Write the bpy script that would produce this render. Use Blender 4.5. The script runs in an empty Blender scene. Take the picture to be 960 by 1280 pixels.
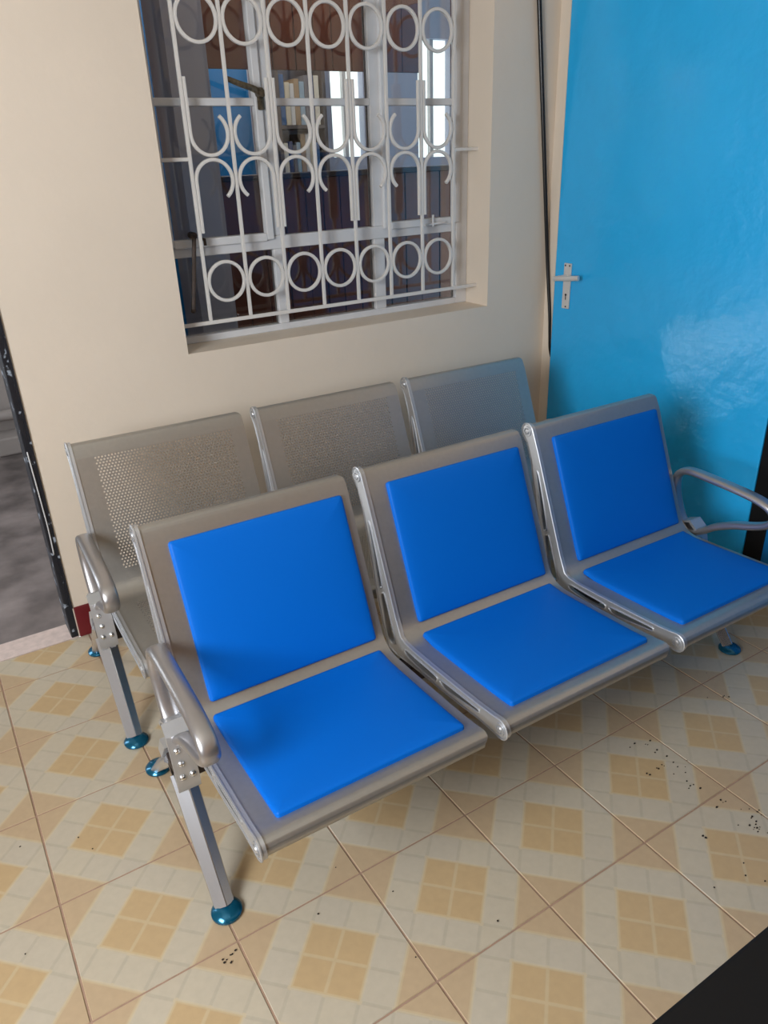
import bpy, bmesh, math, random
from mathutils import Vector, Matrix

random.seed(7)
scene = bpy.context.scene
COL = scene.collection

# ------------------------------------------------------------------ camera
W_PX, H_PX, F_PX = 960, 1280, 944.67
cam_data = bpy.data.cameras.new('camera')
cam = bpy.data.objects.new('camera', cam_data)
COL.objects.link(cam)
r_right = Vector((.84673093, -.5309613, -.03356818))
r_down = Vector((-.2538971, -.34783416, -.90252294))
r_fwd = Vector((.4675286, .77271696, -.42933148))
M = Matrix.Identity(4)
for i in range(3):
    M[i][0] = r_right[i]
    M[i][1] = -r_down[i]
    M[i][2] = -r_fwd[i]
M[0][3], M[1][3], M[2][3] = .04587, -1.07832, 1.48687
cam.matrix_world = M
cam_data.sensor_fit = 'VERTICAL'
cam_data.sensor_height = 24.0
cam_data.lens = F_PX / H_PX * 24.0
cam_data.clip_start = .02
scene.camera = cam

# ------------------------------------------------------------------ world and large lights
world = bpy.data.worlds.new('daylight')
scene.world = world
world.use_nodes = True
bg = world.node_tree.nodes['Background']
bg.inputs[0].default_value = (.80, .90, 1.0, 1)
bg.inputs[1].default_value = 1.5


def area(name, loc, target, sx, sy, power, color):
    d = bpy.data.lights.new(name, 'AREA')
    d.shape = 'RECTANGLE'
    d.size, d.size_y = sx, sy
    d.energy = power
    d.color = color
    o = bpy.data.objects.new(name, d)
    COL.objects.link(o)
    o.location = loc
    o.rotation_euler = (Vector(target) - Vector(loc)).to_track_quat('-Z', 'Y').to_euler()
    return o


# daylight entering by the window in the left wall and by the open end of the passage
area('window_daylight', (-1.33, -.75, 1.62), (.6, -.35, 1.15), 1.0, .9, 90, (.87, .94, 1.0))
area('passage_daylight', (-1.75, 2.5, 1.5), (.1, .9, .1), 1.2, 1.6, 30, (.84, .93, 1.0))

scene.view_settings.view_transform = 'Standard'
scene.view_settings.look = 'None'
scene.view_settings.exposure = 0.0
scene.view_settings.gamma = 1.0
scene.view_settings.use_curve_mapping = False


# ------------------------------------------------------------------ materials
def srgb(r, g, b):
    def c(v):
        v /= 255.0
        return v / 12.92 if v <= .04045 else ((v + .055) / 1.055) ** 2.4
    return (c(r), c(g), c(b), 1)


MATS = {}


def mat(name, color, rough=.5, metal=0.0, noise=None, bump=None, spec=.5, coat=0.0, emit=None):
    """noise=(scale, amount): value mottling; bump=(scale, strength, distance)"""
    if name in MATS:
        return MATS[name]
    m = bpy.data.materials.new(name)
    m.use_nodes = True
    nt = m.node_tree
    b = nt.nodes['Principled BSDF']
    b.inputs['Base Color'].default_value = color
    b.inputs['Roughness'].default_value = rough
    b.inputs['Metallic'].default_value = metal
    b.inputs['Specular IOR Level'].default_value = spec
    b.inputs['Coat Weight'].default_value = coat
    b.inputs['Coat Roughness'].default_value = .15
    if noise or bump:
        tc = nt.nodes.new('ShaderNodeTexCoord')
    if noise:
        n = nt.nodes.new('ShaderNodeTexNoise')
        n.inputs['Scale'].default_value = noise[0]
        n.inputs['Detail'].default_value = 6
        nt.links.new(tc.outputs['Object'], n.inputs['Vector'])
        mr = nt.nodes.new('ShaderNodeMapRange')
        mr.inputs['From Min'].default_value = .3
        mr.inputs['From Max'].default_value = .7
        mr.inputs['To Min'].default_value = 1 - noise[1]
        mr.inputs['To Max'].default_value = 1 + noise[1]
        nt.links.new(n.outputs['Fac'], mr.inputs['Value'])
        h = nt.nodes.new('ShaderNodeHueSaturation')
        h.inputs['Color'].default_value = color
        nt.links.new(mr.outputs['Result'], h.inputs['Value'])
        nt.links.new(h.outputs['Color'], b.inputs['Base Color'])
    if bump:
        n2 = nt.nodes.new('ShaderNodeTexNoise')
        n2.inputs['Scale'].default_value = bump[0]
        n2.inputs['Detail'].default_value = 4
        nt.links.new(tc.outputs['Object'], n2.inputs['Vector'])
        bp = nt.nodes.new('ShaderNodeBump')
        bp.inputs['Strength'].default_value = bump[1]
        bp.inputs['Distance'].default_value = bump[2]
        nt.links.new(n2.outputs['Fac'], bp.inputs['Height'])
        nt.links.new(bp.outputs['Normal'], b.inputs['Normal'])
    if emit:
        b.inputs['Emission Color'].default_value = emit[0]
        b.inputs['Emission Strength'].default_value = emit[1]
    MATS[name] = m
    return m


def tile_material():
    m = bpy.data.materials.new('printed_ceramic_tile')
    m.use_nodes = True
    nt = m.node_tree
    N, L = nt.nodes, nt.links
    b = N['Principled BSDF']
    b.inputs['Roughness'].default_value = .33

    def math_(op, a, c=None, d=None):
        n = N.new('ShaderNodeMath')
        n.operation = op
        for i, v in enumerate((a, c, d)):
            if v is None:
                continue
            if isinstance(v, (int, float)):
                n.inputs[i].default_value = v
            else:
                L.new(v, n.inputs[i])
        return n.outputs[0]
    tc = N.new('ShaderNodeTexCoord')
    sep = N.new('ShaderNodeSeparateXYZ')
    L.new(tc.outputs['Object'], sep.inputs[0])
    X, Y = sep.outputs[0], sep.outputs[1]
    s = .0707
    k = 1 / math.sqrt(2) / s
    a = math_('MULTIPLY', math_('ADD', X, Y), k)
    c = math_('MULTIPLY', math_('SUBTRACT', X, Y), k)
    aa, ac = math_('ABSOLUTE', a), math_('ABSOLUTE', c)
    mx = math_('MAXIMUM', aa, ac)
    mn = math_('MINIMUM', aa, ac)
    centre = math_('LESS_THAN', mx, 1.0)
    corner = math_('MULTIPLY', math_('GREATER_THAN', mx, 2.0), math_('LESS_THAN', mn, 1.0))
    orange = math_('MAXIMUM', centre, corner)

    def line_dist(v):       # distance to the nearest whole number
        return math_('ABSOLUTE', math_('SUBTRACT', v, math_('ROUND', v)))
    da, dc = line_dist(aa), line_dist(ac)
    # inside the solid corner square only its own border shows
    big = math_('MULTIPLY', corner, 9.0)
    d_in = math_('MINIMUM', math_('ABSOLUTE', math_('SUBTRACT', mx, 2.0)), math_('ABSOLUTE', math_('SUBTRACT', mn, 1.0)))
    d_grid = math_('ADD', math_('MINIMUM', da, dc), big)
    d_corner = math_('ADD', d_in, math_('MULTIPLY', math_('SUBTRACT', 1.0, corner), 9.0))
    d_all = math_('MINIMUM', d_grid, d_corner)
    lw = N.new('ShaderNodeMapRange')
    lw.interpolation_type = 'SMOOTHSTEP'
    lw.inputs['From Min'].default_value = .025
    lw.inputs['From Max'].default_value = .075
    lw.inputs['To Min'].default_value = 1
    lw.inputs['To Max'].default_value = 0
    L.new(d_all, lw.inputs['Value'])
    line = lw.outputs['Result']
    # near orange? -> the line is a light cream, else a pale grey
    near_o = math_('MAXIMUM', math_('LESS_THAN', mx, 1.08),
                   math_('MULTIPLY', math_('GREATER_THAN', mx, 1.92), math_('LESS_THAN', mn, 1.08)))
    # small per-square variation
    cell = N.new('ShaderNodeCombineXYZ')
    L.new(math_('FLOOR', a), cell.inputs[0])
    L.new(math_('FLOOR', c), cell.inputs[1])
    oi = N.new('ShaderNodeObjectInfo')
    L.new(math_('MULTIPLY', oi.outputs['Random'], 31.0), cell.inputs[2])
    wn = N.new('ShaderNodeTexWhiteNoise')
    L.new(cell.outputs[0], wn.inputs['Vector'])
    geo = N.new('ShaderNodeNewGeometry')
    ns = N.new('ShaderNodeTexNoise')
    ns.inputs['Scale'].default_value = 55
    ns.inputs['Detail'].default_value = 5
    L.new(geo.outputs['Position'], ns.inputs['Vector'])
    ns2 = N.new('ShaderNodeTexNoise')
    ns2.inputs['Scale'].default_value = 2.2
    ns2.inputs['Detail'].default_value = 3
    L.new(geo.outputs['Position'], ns2.inputs['Vector'])

    def mix(f, c1, c2, bt='MIX'):
        n = N.new('ShaderNodeMix')
        n.data_type = 'RGBA'
        n.blend_type = bt
        for sock, v in ((n.inputs[0], f), (n.inputs[6], c1), (n.inputs[7], c2)):
            if isinstance(v, (int, float)):
                sock.default_value = v
            elif isinstance(v, tuple):
                sock.default_value = v
            else:
                L.new(v, sock)
        return n.outputs[2]
    beige = mix(wn.outputs['Value'], srgb(188, 175, 156), srgb(191, 177, 155))
    amber = mix(corner, srgb(189, 160, 120), srgb(186, 160, 128))
    body = mix(orange, beige, amber)
    lcol = mix(near_o, srgb(176, 164, 145), srgb(198, 178, 144))
    col = mix(math_('MULTIPLY', line, .6), body, lcol)
    var = math_('ADD', math_('MULTIPLY', ns.outputs['Fac'], .16), math_('ADD', math_('MULTIPLY', ns2.outputs['Fac'], .12), .80))
    h = N.new('ShaderNodeHueSaturation')
    L.new(col, h.inputs['Color'])
    L.new(var, h.inputs['Value'])
    L.new(h.outputs['Color'], b.inputs['Base Color'])
    rr = math_('ADD', .26, math_('MULTIPLY', ns2.outputs['Fac'], .2))
    L.new(rr, b.inputs['Roughness'])
    bp = N.new('ShaderNodeBump')
    bp.inputs['Strength'].default_value = .25
    bp.inputs['Distance'].default_value = .0006
    L.new(math_('SUBTRACT', math_('MULTIPLY', ns.outputs['Fac'], .3), line), bp.inputs['Height'])
    L.new(bp.outputs['Normal'], b.inputs['Normal'])
    return m


def glass_material():
    m = bpy.data.materials.new('window_glass')
    m.use_nodes = True
    nt = m.node_tree
    for n in list(nt.nodes):
        nt.nodes.remove(n)
    out = nt.nodes.new('ShaderNodeOutputMaterial')
    mx = nt.nodes.new('ShaderNodeMixShader')
    tr = nt.nodes.new('ShaderNodeBsdfTransparent')
    tr.inputs[0].default_value = (.93, .95, .95, 1)
    gl = nt.nodes.new('ShaderNodeBsdfGlossy')
    gl.inputs['Roughness'].default_value = .015
    fr = nt.nodes.new('ShaderNodeFresnel')
    fr.inputs['IOR'].default_value = 1.52
    nt.links.new(fr.outputs[0], mx.inputs[0])
    nt.links.new(tr.outputs[0], mx.inputs[1])
    nt.links.new(gl.outputs[0], mx.inputs[2])
    nt.links.new(mx.outputs[0], out.inputs[0])
    return m


def spotted_material(name, base, spot, scale, thr):
    m = mat(name, base, .45, bump=(14, .5, .004))
    nt = m.node_tree
    b = nt.nodes['Principled BSDF']
    tc = nt.nodes.new('ShaderNodeTexCoord')
    n = nt.nodes.new('ShaderNodeTexNoise')
    n.inputs['Scale'].default_value = scale
    n.inputs['Detail'].default_value = 3
    nt.links.new(tc.outputs['Object'], n.inputs['Vector'])
    cr = nt.nodes.new('ShaderNodeValToRGB')
    cr.color_ramp.elements[0].position = thr
    cr.color_ramp.elements[0].color = base
    cr.color_ramp.elements[1].position = thr + .05
    cr.color_ramp.elements[1].color = spot
    nt.links.new(n.outputs['Fac'], cr.inputs[0])
    nt.links.new(cr.outputs[0], b.inputs['Base Color'])
    return m


WALL = mat('cream_wall_paint', srgb(222, 206, 188), .55, noise=(2.5, .03), bump=(26, .25, .004))
CEIL = mat('cream_ceiling', srgb(238, 226, 204), .8)
FLOORB = mat('tile_bed_grout', srgb(158, 128, 108), .8, noise=(40, .12))
TILE = tile_material()
REDB = mat('dark_red_baseboard_paint', srgb(104, 20, 27), .35, noise=(9, .15))
DOORB = mat('blue_gloss_paint', srgb(34, 168, 230), .24, noise=(1.6, .05), bump=(7, .55, .022), coat=.35)
BLUEW = mat('blue_wall_paint', srgb(10, 112, 178), .35, noise=(2, .08))
BLACKF = spotted_material('black_splattered_paint', srgb(20, 21, 30), srgb(150, 158, 170), 30, .60)
STEELW = mat('white_window_paint', srgb(205, 203, 203), .38, noise=(14, .05), bump=(40, .15, .002))
GRILLE = mat('grille_white_paint', srgb(214, 208, 202), .35, noise=(12, .04))
GLASS = glass_material()
SILVER = mat('silver_powder_coat', srgb(172, 168, 163), .36, metal=.82, noise=(90, .03))
CAST = mat('cast_aluminium', srgb(196, 196, 198), .42, metal=.8)
CHROME = mat('chromed_leg', srgb(214, 217, 224), .27, metal=.95)
ARMM = mat('armrest_silver', srgb(176, 172, 172), .32, metal=.85)
BOLT = mat('bolt_steel', srgb(225, 225, 225), .18, metal=1.0)
DARKST = mat('dark_steel_beam', srgb(52, 40, 38), .45, metal=.3)
VINYL = mat('blue_vinyl', srgb(0, 98, 194), .45, bump=(420, .12, .0006), spec=.15)
TEAL = mat('teal_glide_plastic', srgb(6, 96, 128), .18, metal=.55, coat=.4)
NICKEL = mat('satin_nickel', srgb(226, 222, 220), .3, metal=.55)
BLACK = mat('black_satin', srgb(10, 9, 10), .6, spec=.25)
RUBBER = mat('black_cable', srgb(16, 14, 14), .3)
BRASS = mat('worn_brass', srgb(92, 82, 66), .4, metal=.5, noise=(70, .6))
RUST = mat('dark_rusty_steel', srgb(58, 46, 40), .5, metal=.5, noise=(50, .3))
PANEL = mat('ochre_wall_paint', srgb(214, 168, 112), .6, noise=(5, .05))
WOOD = mat('brown_board', srgb(98, 52, 36), .4, noise=(7, .22))
LAV = mat('pale_lilac_paint', srgb(176, 182, 204), .6)
CONC = mat('stained_concrete', srgb(118, 109, 107), .35, noise=(4.5, .65))
GREYW = mat('grey_plaster', srgb(150, 142, 138), .8, noise=(4, .1))
PINK = mat('pinkish_stone', srgb(206, 186, 178), .5, noise=(38, .12))
DIRT = mat('dirt_crumbs', srgb(36, 26, 20), .9)
SHELFM = mat('shelf_wood', srgb(92, 84, 82), .6)
BRIGHT = mat('bright_reflection_glow', srgb(235, 242, 238), .5, emit=((.92, 1.0, .97, 1), 1.2))  # self-lit colour standing in for bright reflections in the window glass


# ------------------------------------------------------------------ mesh helpers
def link(name, bm, material, parent=None, smooth=False, auto=None):
    me = bpy.data.meshes.new(name)
    bm.normal_update()
    bm.to_mesh(me)
    bm.free()
    me.materials.append(material)
    if smooth:
        for p in me.polygons:
            p.use_smooth = True
        if auto is not None:
            me.set_sharp_from_angle(angle=math.radians(auto))
    o = bpy.data.objects.new(name, me)
    COL.objects.link(o)
    if parent:
        o.parent = parent
    return o


def tag(o, label=None, cat=None, group=None, kind=None):
    if label:
        o['label'] = label
    if cat:
        o['category'] = cat
    if group:
        o['group'] = group
    if kind:
        o['kind'] = kind
    return o


def empty(name, loc=(0, 0, 0), rz=0.0):
    o = bpy.data.objects.new(name, None)
    o.empty_display_size = .1
    COL.objects.link(o)
    o.location = loc
    o.rotation_euler = (0, 0, rz)
    return o


def box(bm, x0, x1, y0, y1, z0, z1, bevel=0.0, seg=2):
    r = bmesh.ops.create_cube(bm, size=1.0)
    vs = r['verts']
    for v in vs:
        v.co = Vector(((x0 + x1) / 2 + v.co.x * (x1 - x0), (y0 + y1) / 2 + v.co.y * (y1 - y0), (z0 + z1) / 2 + v.co.z * (z1 - z0)))
    if bevel > 0:
        es = list({e for v in vs for e in v.link_edges})
        bmesh.ops.bevel(bm, geom=es, offset=bevel, segments=seg, affect='EDGES', profile=.5)


def boxobj(name, dims, material, parent=None, bevel=0.0, seg=2):
    bm = bmesh.new()
    box(bm, *dims, bevel=bevel, seg=seg)
    return link(name, bm, material, parent)


def sweep(bm, pts, section, closed=False, side=None, caps=True, scales=None):
    """section: list of (a,b); a runs along `side`, b along tangent x side. side fixed vector or None (parallel transport)"""
    pts = [Vector(p) for p in pts]
    n = len(pts)
    rings = []
    prev = None
    for i in range(n):
        if closed:
            t = (pts[(i + 1) % n] - pts[i - 1]).normalized()
        else:
            t = (pts[min(i + 1, n - 1)] - pts[max(i - 1, 0)]).normalized()
        if side is not None:
            sd = Vector(side)
            sd = (sd - t * sd.dot(t)).normalized()
        else:
            if prev is None:
                ref = Vector((0, 0, 1)) if abs(t.z) < .9 else Vector((1, 0, 0))
                sd = t.cross(ref).normalized()
            else:
                sd = (prev - t * prev.dot(t)).normalized()
            prev = sd
        up = t.cross(sd)
        sc = scales[i] if scales else 1.0
        rings.append([bm.verts.new(pts[i] + sd * a * sc + up * b * sc) for a, b in section])
    m = len(section)
    for i in range(n if closed else n - 1):
        r0, r1 = rings[i], rings[(i + 1) % n]
        for j in range(m):
            bm.faces.new((r0[j], r0[(j + 1) % m], r1[(j + 1) % m], r1[j]))
    if caps and not closed:
        bm.faces.new(list(reversed(rings[0])))
        bm.faces.new(rings[-1])


def circ(r, n=10):
    return [(r * math.cos(2 * math.pi * i / n), r * math.sin(2 * math.pi * i / n)) for i in range(n)]


def superell(a, b, n=20, e=2.6):
    out = []
    for i in range(n):
        t = 2 * math.pi * i / n
        c, s = math.cos(t), math.sin(t)
        out.append((a * math.copysign(abs(c) ** (2 / e), c), b * math.copysign(abs(s) ** (2 / e), s)))
    return out


def catmull(P, closed=False, k=6):
    P = [Vector(p) for p in P]
    n = len(P)
    out = []
    for i in range(n if closed else n - 1):
        if closed:
            p0, p1, p2, p3 = P[i - 1], P[i], P[(i + 1) % n], P[(i + 2) % n]
        else:
            p0, p1, p2, p3 = P[max(i - 1, 0)], P[i], P[i + 1], P[min(i + 2, n - 1)]
        for j in range(k):
            t = j / k
            out.append(.5 * ((2 * p1) + (p2 - p0) * t + (2 * p0 - 5 * p1 + 4 * p2 - p3) * t * t + (3 * p1 - p0 - 3 * p2 + p3) * t ** 3))
    if not closed:
        out.append(P[-1])
    return out


def lathe(bm, prof, centre, n=24, axis=None):
    """prof: list (r,h) from bottom to top, axis up"""
    c = Vector(centre)
    q = Vector((0, 0, 1)).rotation_difference(Vector(axis)) if axis else None
    rings = []
    for r, h in prof:
        ring = []
        for i in range(n):
            v = Vector((r * math.cos(2 * math.pi * i / n), r * math.sin(2 * math.pi * i / n), h))
            if q:
                v = q @ v
            ring.append(bm.verts.new(c + v))
        rings.append(ring)
    for a, b in zip(rings, rings[1:]):
        for i in range(n):
            bm.faces.new((a[i], a[(i + 1) % n], b[(i + 1) % n], b[i]))
    bm.faces.new(list(reversed(rings[0])))
    bm.faces.new(rings[-1])


def prism_x(bm, outline, x0, x1, holes=()):
    """outline (y,z) polygon with holes, extruded along x"""
    loops = [outline] + list(holes)
    es = []
    for lp in loops:
        vs = [bm.verts.new((x0, y, z)) for y, z in lp]
        for i in range(len(vs)):
            es.append(bm.edges.new((vs[i], vs[(i + 1) % len(vs)])))
    r = bmesh.ops.triangle_fill(bm, edges=es, use_beauty=True)
    faces = [g for g in r['geom'] if isinstance(g, bmesh.types.BMFace)]
    ext = bmesh.ops.extrude_face_region(bm, geom=faces)
    for v in [g for g in ext['geom'] if isinstance(g, bmesh.types.BMVert)]:
        v.co.x = x1
    bmesh.ops.recalc_face_normals(bm, faces=bm.faces[:])


# ------------------------------------------------------------------ room shell
WY, RX, LX, FY, CZ = 1.37, 2.37, -1.2, -3.2, 2.7      # back wall face, right wall face, left, front, ceiling
WIN = (.797, 2.055, .908, 2.14)                       # window hole x0 x1 z0 z1
DW = (-.72, .268, 2.1)                                # doorway x0 x1 z1

floor = boxobj('floor', (LX - .2, RX + .2, FY - .2, WY, -.06, -.0022), FLOORB)
tag(floor, kind='structure')
T = .3
bm = bmesh.new()
g = .0021
box(bm, -T / 2 + g, T / 2 - g, -T / 2 + g, T / 2 - g, -.008, 0, bevel=.0012, seg=1)
tile_me = None
for ix in range(-3, 8):
    for iy in range(-5, 5):
        x0, y0 = ix * T, iy * T
        x1, y1 = min(x0 + T, RX), min(y0 + T, WY)
        if x1 - x0 < T - .001 or y1 - y0 < T - .001:
            b2 = bmesh.new()     # cut tile along the wall
            box(b2, -T / 2 + g, x1 - x0 - T / 2 - g, -T / 2 + g, y1 - y0 - T / 2 - g, -.008, 0, bevel=.0012, seg=1)
            t = link('tile', b2, TILE, floor)
        elif tile_me is None:
            t = link('tile', bm, TILE, floor)
            tile_me = t.data
        else:
            t = bpy.data.objects.new('tile', tile_me)
            COL.objects.link(t)
            t.parent = floor
        t.location = (x0 + T / 2, y0 + T / 2, random.uniform(-.0004, .0004))

bm = bmesh.new()
x0, x1, z0, z1 = WIN
WT = .25
box(bm, DW[1], x0, WY, WY + WT, 0, CZ)
box(bm, x1, RX + .2, WY, WY + WT, 0, CZ)
box(bm, x0, x1, WY, WY + WT, 0, z0)
box(bm, x0, x1, WY, WY + WT, z1, CZ)
box(bm, LX - .2, DW[0], WY, WY + WT, 0, CZ)
box(bm, DW[0], DW[1], WY, WY + WT, DW[2], CZ)
tag(link('wall_back', bm, WALL), kind='structure')

bm = bmesh.new()       # right wall with the blue door's opening
DY0, DY1, DZ = .285, 1.318, 2.1
box(bm, RX, RX + .15, DY1, WY, 0, CZ)
box(bm, RX, RX + .15, .215, DY1, DZ, CZ)
box(bm, RX, RX + .15, FY, .215, 1.5, CZ)
tag(link('wall_right', bm, WALL), kind='structure')
tag(boxobj('wall_right_lower', (RX, RX + .15, FY, .215, 0, 1.5), BLUEW), kind='structure')

bm = bmesh.new()       # left wall with a window
box(bm, LX - .15, LX, FY, -1.5, 0, CZ)
box(bm, LX - .15, LX, .0, WY, 0, CZ)
box(bm, LX - .15, LX, -1.5, .0, 0, .95)
box(bm, LX - .15, LX, -1.5, .0, 2.25, CZ)
tag(link('wall_left', bm, WALL), kind='structure')
bm = bmesh.new()
for y in (-1.5, -1.03, -.51, -.03):
    box(bm, LX - .1, LX - .06, y, y + .03, .95, 2.25)
for z in (.95, 1.75, 2.22):
    box(bm, LX - .1, LX - .06, -1.5, .0, z, z + .03)
tag(link('window_2', bm, STEELW), kind='structure')

bm = bmesh.new()       # wall behind the camera
box(bm, LX - .15, RX + .15, FY - .15, FY, 0, CZ)
tag(link('wall_front', bm, PANEL), kind='structure')
tag(boxobj('ceiling', (LX - .2, RX + .2, FY - .2, WY + WT, CZ, CZ + .1), CEIL), kind='structure')

tag(boxobj('baseboard_back', (DW[1] + .003, RX - .003, WY - .006, WY + .002, 0, .118), REDB, bevel=.003), kind='structure')

# threshold, passage beyond the doorway
tag(boxobj('trim_1', (DW[0], DW[1], WY + .0005, WY + .107, -.03, .001), PINK), kind='structure')
tag(boxobj('floor_passage', (-1.9, .5, WY + .1075, 3.7, -.06, -.004), CONC), kind='structure')
bm = bmesh.new()
box(bm, -1.9, .5, 3.67, 3.8, 0, 2.7)
tag(link('wall_passage_end', bm, GREYW), kind='structure')
ld = boxobj('ledge', (-1.9, .49, 3.5, 3.67, -.004, .1), GREYW, bevel=.01)
tag(ld, 'low grey plaster ledge along the far passage wall', 'ledge')
pipe_bm = bmesh.new()
sweep(pipe_bm, [(-1.9, 3.62, .2), (.49, 3.62, .2)], circ(.03, 14))
pp = link('pipe', pipe_bm, GREYW, smooth=True, auto=40)
tag(pp, 'pale pipe running low along the far passage wall', 'pipe')
tag(boxobj('wall_passage_side', (.42, .56, WY + WT, 3.7, 0, 2.7), GREYW), kind='structure')
tag(boxobj('ceiling_passage', (-1.9, .5, WY + WT, 3.8, 2.7, 2.8), CEIL), kind='structure')

# black paint-splattered door frame in the doorway
tr = empty('trim_2', (0, 0, 0))
tag(tr, kind='structure')
bm = bmesh.new()
box(bm, .244, DW[1] + .001, WY + .003, WY + .107, 0, 2.1, bevel=.003)
box(bm, .262, DW[1] + .001, WY - .006, WY + .003, .118, 2.1)
link('frame_post', bm, BLACKF, tr)
bm = bmesh.new()
sweep(bm, catmull([(.2505, WY + .001, .69), (.2525, WY, .60), (.2545, WY, .50), (.2555, WY, .42), (.2535, WY + .001, .33)], k=5), circ(.0022, 8))
link('paint_drip', bm, STEELW, tr, smooth=True)


# ------------------------------------------------------------------ window
FYW = 1.51       # frame front plane
win = empty('window_1', (0, 0, 0))
tag(win, kind='structure')


def fr(name, xa, xb, za, zb, ya=FYW, yb=FYW + .035, parent=win, m=STEELW, bv=.003):
    return boxobj(name, (xa, xb, ya, yb, za, zb), m, parent, bevel=bv)


fr('frame_jamb', x0, x0 + .028, z0, z1)
fr('frame_jamb', 2.0, x1, z0, z1)
fr('frame_sill', x0 + .028, 2.0, z0, z0 + .024)
fr('frame_head', x0 + .028, 2.0, z1 - .05, z1)
fr('transom', x0 + .028, 2.0, 1.192, 1.236)
fr('mullion', 1.198, 1.236, z0 + .024, 1.192)
fr('mullion', 1.612, 1.66, z0 + .024, 1.192)
fr('mullion', 1.190, 1.248, 1.236, z1 - .05)
fr('mullion', 1.615, 1.668, 1.236, z1 - .05)
# opening sashes left and right, each with four slim rails proud of the frame
for xa, xb in ((.825, 1.190), (1.668, 2.0)):
    s = empty('sash', (0, 0, 0))
    s.parent = win
    fr('sash_stile', xa - .012, xa + .018, 1.226, z1 - .06, FYW - .012, FYW + .02, s)
    fr('sash_stile', xb - .016, xb + .010, 1.226, z1 - .06, FYW - .012, FYW + .02, s)
    fr('sash_rail', xa + .018, xb - .016, 1.222, 1.248, FYW - .012, FYW + .02, s)
    fr('sash_rail', xa + .018, xb - .016, z1 - .09, z1 - .06, FYW - .012, FYW + .02, s)
    fr('glazing_bar', xa + .018, xb - .016, 1.638, 1.661, FYW - .006, FYW + .02, s)
fr('glazing_bar', 1.248, 1.615, 1.638, 1.661, FYW - .002, FYW + .02)
for xa, xb in ((.825, 1.198), (1.236, 1.612), (1.66, 2.0)):
    fr('pane', xa, xb, z0 + .024, 1.192, FYW + .018, FYW + .022, m=GLASS, bv=0)
for xa, xb in ((.843, 1.174), (1.248, 1.615), (1.686, 1.984)):
    fr('pane', xa, xb, 1.236, 1.638, FYW + .018, FYW + .022, m=GLASS, bv=0)
    fr('pane', xa, xb, 1.661, z1 - .05, FYW + .018, FYW + .022, m=GLASS, bv=0)
# casement fastener (brass) and stay (dark steel)
bm = bmesh.new()
box(bm, 1.180, 1.204, FYW - .022, FYW - .012, 1.625, 1.690, bevel=.004)
sweep(bm, catmull([(1.190, FYW - .03, 1.672), (1.155, FYW - .045, 1.685), (1.11, FYW - .05, 1.697), (1.065, FYW - .05, 1.712)], k=4),
      superell(.006, .009, 10), scales=[1.2 - .03 * i for i in range(13)])
sweep(bm, [(1.188, FYW - .012, 1.672), (1.188, FYW - .045, 1.672)], circ(.012, 10))
link('fastener', bm, BRASS, win, smooth=True, auto=40)
bm = bmesh.new()
sweep(bm, catmull([(.905, FYW - .03, 1.262), (.897, FYW - .05, 1.245), (.885, FYW - .06, 1.19), (.868, FYW - .075, 1.11), (.852, FYW - .085, 1.035)], k=4), superell(.007, .004, 8))
sweep(bm, [(.905, FYW, 1.262), (.905, FYW - .035, 1.262)], circ(.011, 10))
sweep(bm, [(.94, FYW, 1.247), (.94, FYW - .03, 1.247), (.94, FYW - .032, 1.228)], circ(.005, 8))
lathe(bm, [(.005, -.006), (.010, 0), (.005, .006)], (.852, FYW - .085, 1.033), 10)
link('casement_stay', bm, RUST, win, smooth=True, auto=50)
bm = bmesh.new()
sweep(bm, [(1.835, FYW - .018, 1.226), (1.93, FYW - .02, 1.232)], superell(.006, .004, 8))
sweep(bm, [(1.872, FYW - .02, 1.22), (1.872, FYW - .02, 1.262)], circ(.005, 8))
link('stay_peg', bm, STEELW, win, smooth=True, auto=50)

# ------------------------------------------------------------------ window grille
GY = 1.45
gr = empty('window_grille', (1.43, GY, WIN[2]))
tag(gr, 'white painted wrought iron burglar grille with rings and scrolls in the window opening', 'window grille')


def gpart(name, pts, section, closed=False):
    bm = bmesh.new()
    P = [Vector(p) - Vector((1.43, GY, WIN[2])) for p in pts]
    sweep(bm, P, section, closed=closed, side=(0, 1, 0))
    return link(name, bm, GRILLE, gr, smooth=True, auto=45)


GX = [.9155 + .1463 * i for i in range(8)]
for x in GX:
    gpart('upright', [(x, GY, .984), (x, GY, 2.06)], superell(.006, .006, 8, 4))
gpart('bottom_bar', [(x0 - .004, GY - .004, .984), (x1 + .004, GY - .004, .984)], superell(.004, .007, 8, 4))
gpart('top_bar', [(x0 - .004, GY - .004, 2.06), (x1 + .004, GY - .004, 2.06)], superell(.004, .007, 8, 4))
for xa, xb in ((x0 - .004, GX[0]), (GX[7], x1 + .004)):
    gpart('fixing_prong', [(xa, GY, 1.488), (xb, GY, 1.488)], superell(.005, .006, 8, 4))
RS = superell(.007, .006, 8, 3)
for i in range(7):
    xm = (GX[i] + GX[i + 1]) / 2
    for zc in (1.1125, 1.866):
        gpart('ring', [(xm + .063 * math.cos(a), GY, zc + .063 * math.sin(a)) for a in [2 * math.pi * k / 28 for k in range(28)]], RS, True)
    # straight leg beside uprights 0,2,4,6; curl beside uprights 1,3,5,7
    sgn = -1 if i % 2 == 0 else 1
    r = .0615
    for up in (1, -1):
        zc = 1.491 + up * .0675
        P = [(xm + sgn * r, GY, 1.491 + up * .222), (xm + sgn * r, GY, zc + up * .05), (xm + sgn * r, GY, zc)]
        for k in range(1, 22):
            a = math.pi * (k / 21) * 1.29
            P.append((xm + sgn * r * math.cos(a), GY, zc - up * r * math.sin(a)))
        gpart('scroll', P, RS)


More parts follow.
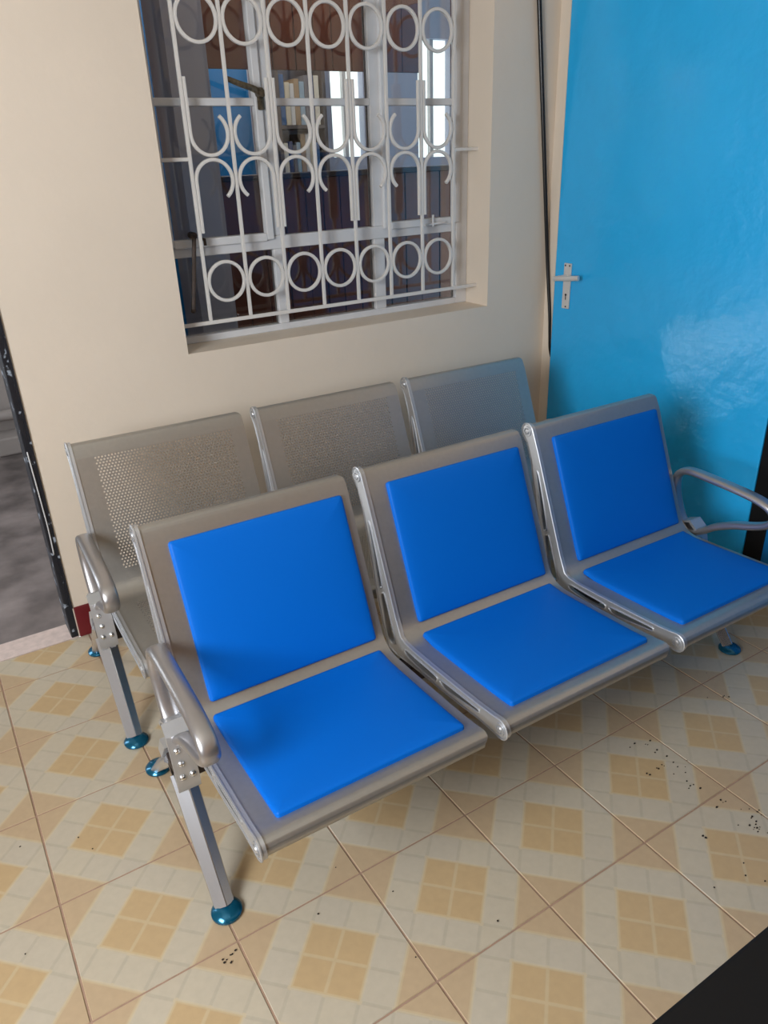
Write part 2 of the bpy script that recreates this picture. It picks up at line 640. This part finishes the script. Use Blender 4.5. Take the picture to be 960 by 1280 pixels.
# ------------------------------------------------------------------ room built behind the window, standing in partly for reflections in the glass
PY = 2.2
part = empty('wall_partition', (0, 0, 0))
tag(part, kind='structure')
bw = .1
k = 0
x = 1.262
while x < 3.0:
    w = random.uniform(.085, .11)
    o = boxobj('board', (x, x + w - .003, PY + random.uniform(-.003, .003), PY + .02, .62, 1.398), WOOD, part, bevel=.002, seg=1)
    if x < 2.28:
        boxobj('board', (x, x + w - .003, PY + random.uniform(-.003, .003), PY + .02, 1.81, 2.7), WOOD, part, bevel=.002, seg=1)
    x += w
boxobj('counter_top', (1.25, 3.1, PY - .03, PY + .1, 1.399, 1.42), DARKST, part, bevel=.004)
boxobj('counter_base', (1.25, 3.1, PY + .02, PY + .06, .0, .62), BLACK, part)
tag(boxobj('wall_pillar', (1.095, 1.25, PY - .12, PY + .1, 0, 2.7), LAV), kind='structure')
tag(boxobj('wall_adjoining_side', (RX + 1.4, RX + 1.5, WY + WT, 3.4, 0, 2.7), GREYW), kind='structure')
bm = bmesh.new()
box(bm, .56, 1.93, 3.3, 3.4, 0, 2.7)
tag(link('wall_adjoining_back', bm, BLUEW), kind='structure')
bm = bmesh.new()
box(bm, 1.93, 2.44, 3.3, 3.4, 0, 2.7)
box(bm, 2.44, 2.66, 3.3, 3.4, 0, 1.47)
box(bm, 2.44, 2.66, 3.3, 3.4, 2.0, 2.7)
box(bm, 2.66, 3.05, 3.3, 3.4, 0, 2.7)
box(bm, 3.05, 3.3, 3.3, 3.4, 0, 1.45)
box(bm, 3.05, 3.3, 3.3, 3.4, 2.1, 2.7)
box(bm, 3.3, 3.87, 3.3, 3.4, 0, 2.7)
tag(link('wall_adjoining_far', bm, LAV), kind='structure')
for n, (xa, xb, za, zb) in enumerate(((2.44, 2.66, 1.47, 2.0), (3.05, 3.3, 1.45, 2.1))):  # glowing panes put in for the bright patches mirrored in the glass
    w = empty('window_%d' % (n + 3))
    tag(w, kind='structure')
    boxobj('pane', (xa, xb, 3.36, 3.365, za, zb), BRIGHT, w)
    bm = bmesh.new()
    box(bm, (xa + xb) / 2 - .012, (xa + xb) / 2 + .012, 3.33, 3.36, za, zb)
    link('mullion', bm, STEELW, w)
tag(boxobj('floor_adjoining', (.5, 3.9, WY + WT, 3.4, -.06, -.004), CONC), kind='structure')
tag(boxobj('ceiling_adjoining', (.5, 3.9, WY + WT, 3.4, 2.7, 2.8), CEIL), kind='structure')
# bookshelf with its books, seen through the opening above the counter
bs = empty('bookshelf', (2.15, 3.2, 0))
tag(bs, 'grey wooden bookshelf behind the counter, filled with upright books', 'bookshelf')
for xx in (-.15, .13):
    boxobj('side_panel', (xx, xx + .02, -.1, .09, -.003, 2.05), SHELFM, bs)
for z in (.3, .8, 1.33, 1.62, 2.03):
    boxobj('shelf', (-.13, .13, -.1, .09, z, z + .018), SHELFM, bs)
bcols = [('blue', (60, 100, 150)), ('cream', (205, 196, 175)), ('white', (215, 215, 215)), ('tan', (165, 140, 110)), ('pale blue', (150, 175, 195)), ('grey', (120, 118, 125)), ('navy', (40, 60, 110)), ('ivory', (225, 220, 205))]
for row, z in (('upper', 1.638), ('lower', 1.348)):
    xx = 2.026
    order = list(bcols)
    if row == 'lower':
        order.reverse()
    for nm, c in order:
        w = random.uniform(.022, .034)
        if xx + w > 2.278:
            break
        h = random.uniform(.19, .25)
        bm = bmesh.new()
        box(bm, 0, w - .002, 0, .14, 0, h, bevel=.002, seg=1)
        o = link('book', bm, mat('book_' + nm.replace(' ', '_'), srgb(*c), .6))
        o.location = (xx, 3.115, z)
        tag(o, '%s book spine standing upright on the %s shelf of the bookshelf' % (nm, row), 'book', 'books on the bookshelf behind the window')
        xx += w
# lamps added out of view to brighten the adjoining room


def fill_lamp(x, y, label, energy):
    lp = empty('fill_lamp', (x, y, 2.7))
    tag(lp, label, 'lamp', 'added fill lamps of the adjoining room')
    bm = bmesh.new()
    lathe(bm, [(.02, -.07), (.12, -.06), (.12, -.03), (.06, 0)], (0, 0, 0), 20)
    link('shade', bm, CEIL, lp, smooth=True)
    d = bpy.data.lights.new('fill_light', 'POINT')
    d.energy = energy
    d.color = (1.0, .93, .86)
    d.shadow_soft_size = .1
    lo = bpy.data.objects.new('fill_light', d)
    COL.objects.link(lo)
    lo.location = (x, y, 2.5)


fill_lamp(1.75, 1.92, 'added round fill lamp between the window and the board counter', 6)
fill_lamp(1.75, 2.8, 'added round fill lamp between the board counter and the bookshelf', 16)

# ------------------------------------------------------------------ blue door
door = empty('door_1', (RX, (DY0 + DY1) / 2, 0))
tag(door, kind='structure')


def dpart(name, bm, m, smooth=False, parent=door):
    for v in bm.verts:
        v.co -= Vector((RX, (DY0 + DY1) / 2, 0))
    return link(name, bm, m, parent, smooth=smooth, auto=40 if smooth else None)


bm = bmesh.new()
box(bm, RX - .006, RX + .035, DY0, DY1 - .006, .012, DZ - .005, bevel=.003)
leaf = dpart('door_leaf', bm, DOORB)
bm = bmesh.new()
box(bm, RX - .004, RX + .12, .215, DY0 - .001, 0, DZ, bevel=.004)
dpart('hinge_post', bm, BLACK)
bm = bmesh.new()
yc = 1.236
box(bm, RX - .013, RX - .006, yc - .0205, yc + .0205, .878, 1.058, bevel=.0028)
pl = dpart('handle_plate', bm, NICKEL)
bm = bmesh.new()
sweep(bm, [(RX - .012, yc + .006, 1.003), (RX - .052, yc + .006, 1.003)], circ(.011, 14))
sweep(bm, catmull([(RX - .05, yc + .034, .998), (RX - .053, yc + .01, 1.002), (RX - .055, yc - .03, 1.006), (RX - .052, yc - .075, 1.011), (RX - .047, yc - .098, 1.013)], k=4),
      superell(.010, .0075, 12), side=(0, 0, 1))
dpart('lever', bm, NICKEL, True)
bm = bmesh.new()
sweep(bm, [(RX - .0138, yc, .934), (RX - .012, yc, .934)], circ(.005, 12))
box(bm, RX - .0138, RX - .012, yc - .002, yc + .002, .914, .934)
dpart('keyhole', bm, BLACK)
for yy, zz in ((yc - .012, 1.049), (yc + .012, 1.049), (yc - .003, .887)):
    bm = bmesh.new()
    sweep(bm, [(RX - .0142, yy, zz), (RX - .012, yy, zz)], circ(.0035, 10))
    dpart('screw', bm, RUST)

# black cable hanging down the wall into the door gap
bm = bmesh.new()
sweep(bm, catmull([(2.225, WY - .011, 2.2), (2.25, WY - .012, 1.96), (2.312, WY - .012, 1.46), (2.352, WY - .016, 1.10), (2.3605, WY - .028, .95), (2.3625, WY - .042, .84), (2.3640, WY - .0475, .76), (2.3660, WY - .0505, .70), (2.374, WY - .0530, .66)], k=6), circ(.0095, 10), scales=[1.0 - .010 * i for i in range(49)])
cb = link('cable', bm, RUBBER, smooth=True)
tag(cb, 'black cable hanging down the cream wall beside the blue door', 'cable')

# ------------------------------------------------------------------ waiting benches
# sheet profile of a seat (local y,z), from the top roll down the back and along the seat to the front roll
CT, RT = (.4475, .7555), .018
CF, RF = (-.130, .366), .020
dirb = Vector((.379, .925)).normalized()
prof = []
for a in range(-150, 1, 25):                       # top roll: from behind over the top to the front
    ang = math.radians(158 + a)
    prof.append((CT[0] + RT * math.cos(ang), CT[1] + RT * math.sin(ang)))
J = Vector((.2645, .366))
for s in (.40, .34, .28, .22, .16, .10, .062):
    p = J + dirb * s
    prof.append((p.x, p.y))
bend0 = J + dirb * .05
bend1 = Vector((.212, .3638))
for t in (.15, .3, .45, .6, .75, .9, 1.0):
    q = bend0 * (1 - t) ** 2 + J * 2 * t * (1 - t) + bend1 * t * t
    prof.append((q.x, q.y))
for y, z in ((.16, .3655), (.10, .3682), (.04, .3712), (-.02, .3745), (-.07, .378), (-.105, .382)):
    prof.append((y, z))
for a in range(0, 226, 25):
    ang = math.radians(80 + a)
    prof.append((CF[0] + RF * math.cos(ang), CF[1] + RF * math.sin(ang)))
acc = [0.0]
for p, q in zip(prof, prof[1:]):
    acc.append(acc[-1] + math.dist(p, q))


def at_s(s):
    """point and front/up normal of the sheet at arc length s"""
    s = max(0.0, min(acc[-1] - 1e-6, s))
    for i in range(len(acc) - 1):
        if acc[i + 1] >= s:
            break
    f = (s - acc[i]) / (acc[i + 1] - acc[i])
    p, q = prof[i], prof[i + 1]
    t = Vector((q[0] - p[0], q[1] - p[1])).normalized()
    # normal to the left of travel direction (towards the sitter)
    nrm = Vector((t.y, -t.x))
    return Vector((p[0] + (q[0] - p[0]) * f, p[1] + (q[1] - p[1]) * f)), nrm


S_TOPFRONT = acc[7]            # s=.40 above the junction
S_BACK0 = S_TOPFRONT           # holds: back distance d -> S_TOPFRONT + (.40 - d)
i_seat = prof.index((.16, .3655))
S_SEAT = acc[i_seat]


def back_s(d):
    return S_TOPFRONT + (.40 - d)


def seat_s(y):
    for i in range(i_seat - 1, len(prof) - 1):
        if prof[i][0] >= y >= prof[i + 1][0]:
            f = (prof[i][0] - y) / (prof[i][0] - prof[i + 1][0])
            return acc[i] + f * (acc[i + 1] - acc[i])
    return acc[i_seat - 1]


TH = .002


def sheet_vert(bm, x, s, side):
    p, n = at_s(s)
    p = p - n * (TH if side else 0)
    return bm.verts.new((x, p.x, p.y))


def edge_in(s):
    """how far the right edge is rounded off at the top and front ends"""
    d = min(max(0, s - .028), acc[-1] - .045 - s)
    return 0 if d > .02 else .011 * (1 - max(0, d) / .02) ** 2


def sheet_patch(bm, xa, xb, s_list):
    for side in (0, 1):
        rows = [(sheet_vert(bm, xa, s, side), sheet_vert(bm, xb - (edge_in(s) if xb > .48 else 0), s, side)) for s in s_list]
        for r0, r1 in zip(rows, rows[1:]):
            vs = (r0[0], r1[0], r1[1], r0[1])
            bm.faces.new(vs if side == 0 else vs[::-1])


def s_range(sa, sb, extra=()):
    fine = acc + [.028 + .004 * i for i in range(6)] + [acc[-1] - .045 - .004 * i for i in range(6)]
    return [sa] + sorted(a for a in fine if sa + 1e-4 < a < sb - 1e-4) + [sb]


def perforated(bm, xa, xb, sa, sb, px=.0092, ps=.0082, r=.0027):
    nx = int((xb - xa) / px)
    ns = int((sb - sa) / ps)
    px, ps = (xb - xa) / nx, (sb - sa) / ns
    n8 = 8
    for j in range(ns):
        sc = sa + (j + .5) * ps
        p, n = at_s(sc)
        p1, _ = at_s(sa + j * ps)
        p2, _ = at_s(sa + (j + 1) * ps)
        t = (p2 - p1) / ps
        off = .5 * px if j % 2 else 0
        if off:
            for side in (0, 1):
                for a, b in ((xa, xa + off), (xb - off, xb)):
                    o = n * (TH if side else 0)
                    vs = [bm.verts.new((xx, q.x, q.y)) for xx, q in ((a, p1 - o), (a, p2 - o), (b, p2 - o), (b, p1 - o))]
                    bm.faces.new(vs if side == 0 else vs[::-1])
        for i in range(nx - (1 if off else 0)):
            xc = xa + off + (i + .5) * px

            def P(dx, ds, side):
                q = (p1 + p2) / 2 + t * ds - n * (TH if side else 0)
                return bm.verts.new((xc + dx, q.x, q.y))
            rings = []
            hx, hs = px / 2, ps / 2
            outer = [(hx, 0), (hx, hs), (0, hs), (-hx, hs), (-hx, 0), (-hx, -hs), (0, -hs), (hx, -hs)]
            for side in (0, 1):
                inner = [P(r * math.cos(q * math.pi / 4), r * math.sin(q * math.pi / 4), side) for q in range(n8)]
                out = [P(a, b, side) for a, b in outer]
                for q in range(n8):
                    w = (q + 1) % n8
                    vs = (inner[q], out[q], out[w], inner[w])
                    bm.faces.new(vs[::-1] if side == 0 else vs)
                rings.append(inner)
            for q in range(n8):
                w = (q + 1) % n8
                bm.faces.new((rings[0][q], rings[1][q], rings[1][w], rings[0][w]))


SW = .519            # seat width


def shell_mesh(perf):
    bm = bmesh.new()
    if not perf:
        sheet_patch(bm, .004, SW - .010, s_range(0, acc[-1]))
    else:
        m = .055
        b0, b1 = back_s(.398), back_s(.066)
        q0, q1 = seat_s(.195), seat_s(-.085)
        for sa, sb in ((0, b0), (b1, q0), (q1, acc[-1])):
            sheet_patch(bm, .004, SW - .010, s_range(sa, sb))
        for sa, sb in ((b0, b1), (q0, q1)):
            sheet_patch(bm, .004, m, s_range(sa, sb))
            sheet_patch(bm, SW - m, SW - .010, s_range(sa, sb))
            perforated(bm, m, SW - m, sa, sb)
    bmesh.ops.remove_doubles(bm, verts=bm.verts[:], dist=.00002)
    return bm


# cast side plate
def arc(c, r, a0, a1, n):
    return [(c[0] + r * math.cos(math.radians(a0 + (a1 - a0) * i / n)), c[1] + r * math.sin(math.radians(a0 + (a1 - a0) * i / n))) for i in range(n + 1)]


PLATE = arc(CT, .0225, -40, 158, 10)
PLATE += [tuple(J + dirb * s + Vector((-.003, .0015))) for s in (.36, .28, .2, .12, .06)]
PLATE += [(.262, .378), (.245, .3695), (.21, .3668), (.13, .3697), (.06, .3732), (-.01, .377), (-.07, .3812), (-.105, .3855)]
PLATE += arc(CF, .0235, 85, 275, 9)
PLATE += [(-.105, .344), (-.06, .343), (0, .336), (.09, .328), (.2, .321), (.285, .312), (.325, .316)]
PLATE += [(.344, .36), (.371, .444), (.405, .585), (.427, .675), (.447, .722)]


def slot(pts, k=4):
    return [(p.x, p.y) for p in catmull([Vector((a, b, 0)) for a, b in pts], True, k)]


SLOTS = [
    slot([(.4005, .640), (.3925, .641), (.366, .565), (.346, .490), (.350, .481), (.359, .484), (.380, .565)]),
    slot([(.344, .466), (.334, .464), (.312, .410), (.290, .352), (.294, .338), (.312, .336), (.326, .352), (.340, .410), (.350, .455)]),
    slot([(.238, .352), (.232, .337), (.17, .3325), (.112, .338), (.103, .346), (.108, .354), (.17, .3535)]),
    slot([(.086, .3555), (.082, .345), (.06, .341), (.0, .350), (-.052, .358), (-.058, .364), (-.05, .3675), (.02, .362)]),
]


# the right-hand plate sits under the sheet, its outline kept below the sheet's surface
PLATE_R = arc(CT, .0155, -40, 158, 10)
PLATE_R += [tuple(J + dirb * s + Vector((.006, -.003))) for s in (.36, .28, .2, .12, .06)]
PLATE_R += [(.269, .372), (.250, .360), (.21, .3585), (.13, .3575), (.06, .3595), (-.01, .3655), (-.07, .371), (-.105, .377)]
PLATE_R += arc(CF, .0165, 85, 275, 9)
PLATE_R += PLATE[PLATE.index((-.105, .344)):]


def plate_mesh(side):
    bm = bmesh.new()
    xa, xb = (-.006, .005) if side == 'l' else (SW - .030, SW - .018)
    outline = PLATE if side == 'l' else PLATE_R
    prism_x(bm, outline, xa, xb, SLOTS if side == 'l' else [SLOTS[0], SLOTS[1]])
    xo = xa if side == 'l' else xb
    sec = circ(.0026, 6)
    for lp_ in ([PLATE] + SLOTS if side == 'l' else SLOTS[:2]):
        sweep(bm, [(xo, y, z) for y, z in lp_], sec, closed=True, side=(1, 0, 0))
    for c in ((CT, CF) if side == 'l' else ()):
        ax = (-1, 0, 0) if side == 'l' else (1, 0, 0)
        lathe(bm, [(.0145, -.002), (.0145, .0035), (.0105, .0035), (.0105, .001), (.0085, .001), (.006, .0045), (.001, .005)], (xo, c[0], c[1]), 16, ax)
    return bm


def pad_mesh(xa, xb, sa, sb, flip=False):
    """vinyl pad on the sheet between arc lengths sa, sb"""
    bm = bmesh.new()
    steps = [(0, -.0005), (0, .006), (.0008, .0085), (.0028, .0105), (.007, .012), (.02, .0138), (.05, .0155), (.1, .0165)]
    rings = []
    for d, h in steps:
        x0_, x1_, s0_, s1_ = xa + d, xb - d, sa + d, sb - d
        rc = max(.003, .008 - d)
        ring = []
        for cx, cs, a0 in ((x1_ - rc, s1_ - rc, 0), (x0_ + rc, s1_ - rc, 90), (x0_ + rc, s0_ + rc, 180), (x1_ - rc, s0_ + rc, 270)):
            for q in range(5):
                a = math.radians(a0 + 90 * q / 4)
                ring.append((cx + rc * math.cos(a), cs + rc * math.sin(a)))
            # points along the straight edge towards the next corner
        full = []
        for i in range(len(ring)):
            full.append(ring[i])
            a, b = ring[i], ring[(i + 1) % len(ring)]
            if math.dist(a, b) > .05:
                for q in range(1, 8):
                    full.append((a[0] + (b[0] - a[0]) * q / 8, a[1] + (b[1] - a[1]) * q / 8))
        vs = []
        for x, s in full:
            p, n = at_s(s)
            p = p + n * h
            vs.append(bm.verts.new((x, p.x, p.y)))
        rings.append(vs)
    for r0, r1 in zip(rings, rings[1:]):
        m = min(len(r0), len(r1))
        for i in range(m):
            bm.faces.new((r0[i], r1[i], r1[(i + 1) % m], r0[(i + 1) % m]))
    p, n = at_s((sa + sb) / 2)
    p = p + n * .0168
    c = bm.verts.new(((xa + xb) / 2, p.x, p.y))
    last = rings[-1]
    for i in range(len(last)):
        bm.faces.new((last[i], c, last[(i + 1) % len(last)]))
    bmesh.ops.recalc_face_normals(bm, faces=bm.faces[:])
    return bm


ARM = [(.268, .350), (.305, .378), (.332, .43), (.346, .483), (.338, .525), (.302, .546), (.22, .546), (.12, .541), (.055, .533),
       (.016, .519), (.002, .495), (.018, .470), (.06, .449), (.12, .428), (.18, .398), (.225, .366)]
SEATX = (.341, .901, 1.461)
ARMX = (.3125, 2.0125)
BX0 = .305
LEGX = (.305, 2.018)


def mesh_of(name, bm, m, smooth, auto):
    me = bpy.data.meshes.new(name)
    bm.normal_update()
    bm.to_mesh(me)
    bm.free()
    me.materials.append(m)
    if smooth:
        for p in me.polygons:
            p.use_smooth = True
        me.set_sharp_from_angle(angle=math.radians(auto))
    return me


ME = {
    'shell': mesh_of('seat_shell', shell_mesh(False), SILVER, True, 40),
    'shellp': mesh_of('seat_shell', shell_mesh(True), SILVER, True, 40),
    'pl': mesh_of('side_plate', plate_mesh('l'), CAST, True, 40),
    'pr': mesh_of('side_plate', plate_mesh('r'), CAST, True, 40),
    'padb': mesh_of('back_cushion', pad_mesh(.0555, SW - .033, back_s(.398), back_s(.026)), VINYL, True, 60),
    'pads': mesh_of('seat_cushion', pad_mesh(.0475, SW - .037, seat_s(.250) if False else acc[i_seat] - .088, seat_s(-.103)), VINYL, True, 60),
}
# armrest
bm = bmesh.new()
loop = catmull([Vector((0, y, z)) for y, z in ARM], True, 6)
sweep(bm, loop, superell(.0205, .0115, 18, 2.5), closed=True, side=(1, 0, 0))
ME['arm'] = mesh_of('armrest', bm, ARMM, True, 60)
# bracket, local x centred on the leg plane
bm = bmesh.new()
prism_x(bm, [(.203, .262), (.236, .372), (.262, .392), (.268, .386), (.243, .367), (.212, .262), (.214, .240), (.207, .240)], -.024, .026)   # front and top plate
prism_x(bm, [(.207, .262), (.238, .370), (.262, .388), (.300, .372), (.332, .330), (.350, .262), (.318, .236), (.25, .226), (.210, .240)], .018, .026)   # inner web
prism_x(bm, [(.262, .392), (.300, .376), (.322, .350), (.316, .346), (.296, .369), (.262, .385)], -.018, .026)   # rear lip
prism_x(bm, [(.296, .296), (.330, .300), (.372, .238), (.352, .226)], -.022, .020)   # socket of the rear leg
prism_x(bm, [(.236, .262), (.282, .262), (.262, .226), (.222, .226)], -.020, .020)   # socket of the front leg
ME['bracket'] = mesh_of('bracket', bm, CAST, True, 35)
# bolts on the sloping front face
fd = Vector((0, .236 - .203, .372 - .262)).normalized()
fn = Vector((0, -fd.z, fd.y))
bolts = []
for bx_, s_ in ((-.010, .016), (.013, .016), (-.006, .047), (-.008, .078)):
    c = Vector((bx_, .203, .262)) + fd * s_
    bm = bmesh.new()
    lathe(bm, [(.0075, -.001), (.0072, .002), (.005, .0045), (.001, .0058)], c, 12, fn)
    bolts.append(mesh_of('bolt', bm, BOLT, True, 40))


def leg_mesh(top, bot):
    bm = bmesh.new()
    a, b = Vector(top), Vector(bot)
    # kite section with a ridge on its outer face (a along x, b along normal)
    sec = [(.0255, -.003), (.0235, .002), (.0025, .0205), (-.0005, .0205), (-.0245, .002), (-.0255, -.003), (-.014, -.014), (.014, -.014)]
    if (b - a).y > 0:
        sec = [(p, -q) for p, q in sec][::-1]
    n = 5
    pts = [a + (b - a) * i / n for i in range(n + 1)]
    sweep(bm, pts, sec, side=(1, 0, 0), scales=[1.08 - .2 * i / n for i in range(n + 1)])
    bmesh.ops.recalc_face_normals(bm, faces=bm.faces[:])
    return bm


ME['legf'] = mesh_of('leg', leg_mesh((0, .262, .245), (0, .072, .014)), CHROME, True, 25)
ME['legr'] = mesh_of('leg', leg_mesh((0, .300, .262), (0, .566, .014)), CHROME, True, 25)


def glide(y):
    bm = bmesh.new()
    lathe(bm, [(.030, 0), (.034, .003), (.034, .008), (.030, .013), (.024, .016), (.019, .0185), (.010, .020)], (0, y, 0), 28)
    return mesh_of('foot_glide', bm, TEAL, True, 35)


ME['gf'], ME['gr'] = glide(.064), glide(.576)
bm = bmesh.new()
box(bm, LEGX[0] - .02, LEGX[1] + .02, .245, .300, .232, .282, bevel=.004)
ME['beam'] = mesh_of('beam', bm, DARKST, False, 0)
bm = bmesh.new()
box(bm, -.012, .012, .20, .33, .278, .322, bevel=.003)
ME['mount'] = mesh_of('mount', bm, DARKST, False, 0)


def inst(name, me, parent, loc=(0, 0, 0)):
    o = bpy.data.objects.new(name, me)
    COL.objects.link(o)
    o.parent = parent
    o.location = loc
    return o


def bench(loc, rz, label, padded):
    root = empty('waiting_bench', loc, rz)
    tag(root, label, 'bench', 'three-seat waiting benches')
    # children are laid out in room-sized local coordinates with the root at the bench's left front corner
    ox = -BX0
    inst('beam', ME['beam'], root, (ox, 0, 0))
    for sx in SEATX:
        sh = inst('seat_shell', ME['shell' if padded else 'shellp'], root, (sx + ox, 0, 0))
        if not padded:
            sh['label'] = 'perforated silver metal seat and back'
        inst('side_plate', ME['pl'], sh)
        inst('side_plate', ME['pr'], sh)
        for q in (.13, SW - .13):
            inst('mount', ME['mount'], sh, (q, 0, 0))
        if padded:
            for nm, key in (('back_cushion', 'padb'), ('seat_cushion', 'pads')):
                c = inst(nm, ME[key], sh)
                c['label'] = 'bright blue vinyl pad'
    for ax_, lx in zip(ARMX, LEGX):
        inst('armrest', ME['arm'], root, (ax_ + ox, 0, 0))
        br = inst('bracket', ME['bracket'], root, (lx + ox, 0, 0))
        for b_ in bolts:
            inst('bolt', b_, br)
        for lk, gk in (('legf', 'gf'), ('legr', 'gr')):
            lg = inst('leg', ME[lk], root, (lx + ox, 0, 0))
            gl = inst('foot_glide', ME[gk], lg)
            gl['label'] = 'teal plastic foot glide'
    return root


bench((BX0, .012, 0), math.radians(-.5), 'silver waiting bench with three bright blue padded seats, in front of the unpadded one', True)
bench((BX0 - .018, .662, 0), math.radians(-1.7), 'silver waiting bench with bare perforated seats against the cream wall', False)

# ------------------------------------------------------------------ black desk, its corner in view; unseen bulk shaped to shade the floor
tb = empty('desk', (1.35, -1.2, 0))
tag(tb, 'black desk standing on the tiles opposite the padded bench', 'desk')
boxobj('desk_top', (-1.0, .85, -.35, .3675, .72, .75), BLACK, tb, bevel=.004)
boxobj('shade_panel', (-.94, .79, .27, .29, .12, .72), BLACK, tb, bevel=.002)  # unseen panel added to keep light off the floor
for lx_ in (-.98, .79):
    boxobj('side_panel', (lx_, lx_ + .04, -.33, .33, 0, .72), BLACK, tb, bevel=.003)

# ------------------------------------------------------------------ dirt crumbs on the floor
SP = [(1.453, -.094, 7, .02), (1.434, -.188, 8, .03), (1.464, -.184, 5, .02), (1.456, -.236, 5, .015), (1.442, -.337, 5, .015), (1.462, -.41, 12, .02),
      (1.453, -.427, 7, .015), (1.335, -.376, 3, .008), (1.855, .024, 1, .001), (1.758, -.052, 1, .001), (1.801, -.082, 3, .01), (.782, -.266, 1, 0),
      (-.085, .218, 1, 0), (.273, -.022, 9, .008), (1.23, -.466, 1, 0), (1.324, -.474, 2, .01), (1.338, -.514, 2, .01), (.6, -.1, 2, .05), (.1, .5, 3, .1), (.5, .02, 2, .08)]
bm = bmesh.new()
for x, y, n, sg in SP:
    for _ in range(n):
        r = random.uniform(.0013, .0028)
        res = bmesh.ops.create_icosphere(bm, subdivisions=1, radius=r)
        cx, cy = x + random.gauss(0, sg), y + random.gauss(0, sg)
        ex = random.uniform(.7, 1.6)
        for v in res['verts']:
            v.co = Vector((cx + v.co.x * ex, cy + v.co.y, .0006 + max(0, v.co.z * .6 + r * .5)))
dd = link('dirt_crumbs', bm, DIRT)
tag(dd, 'scattered dark dirt crumbs on the floor tiles', 'dirt', kind='stuff')
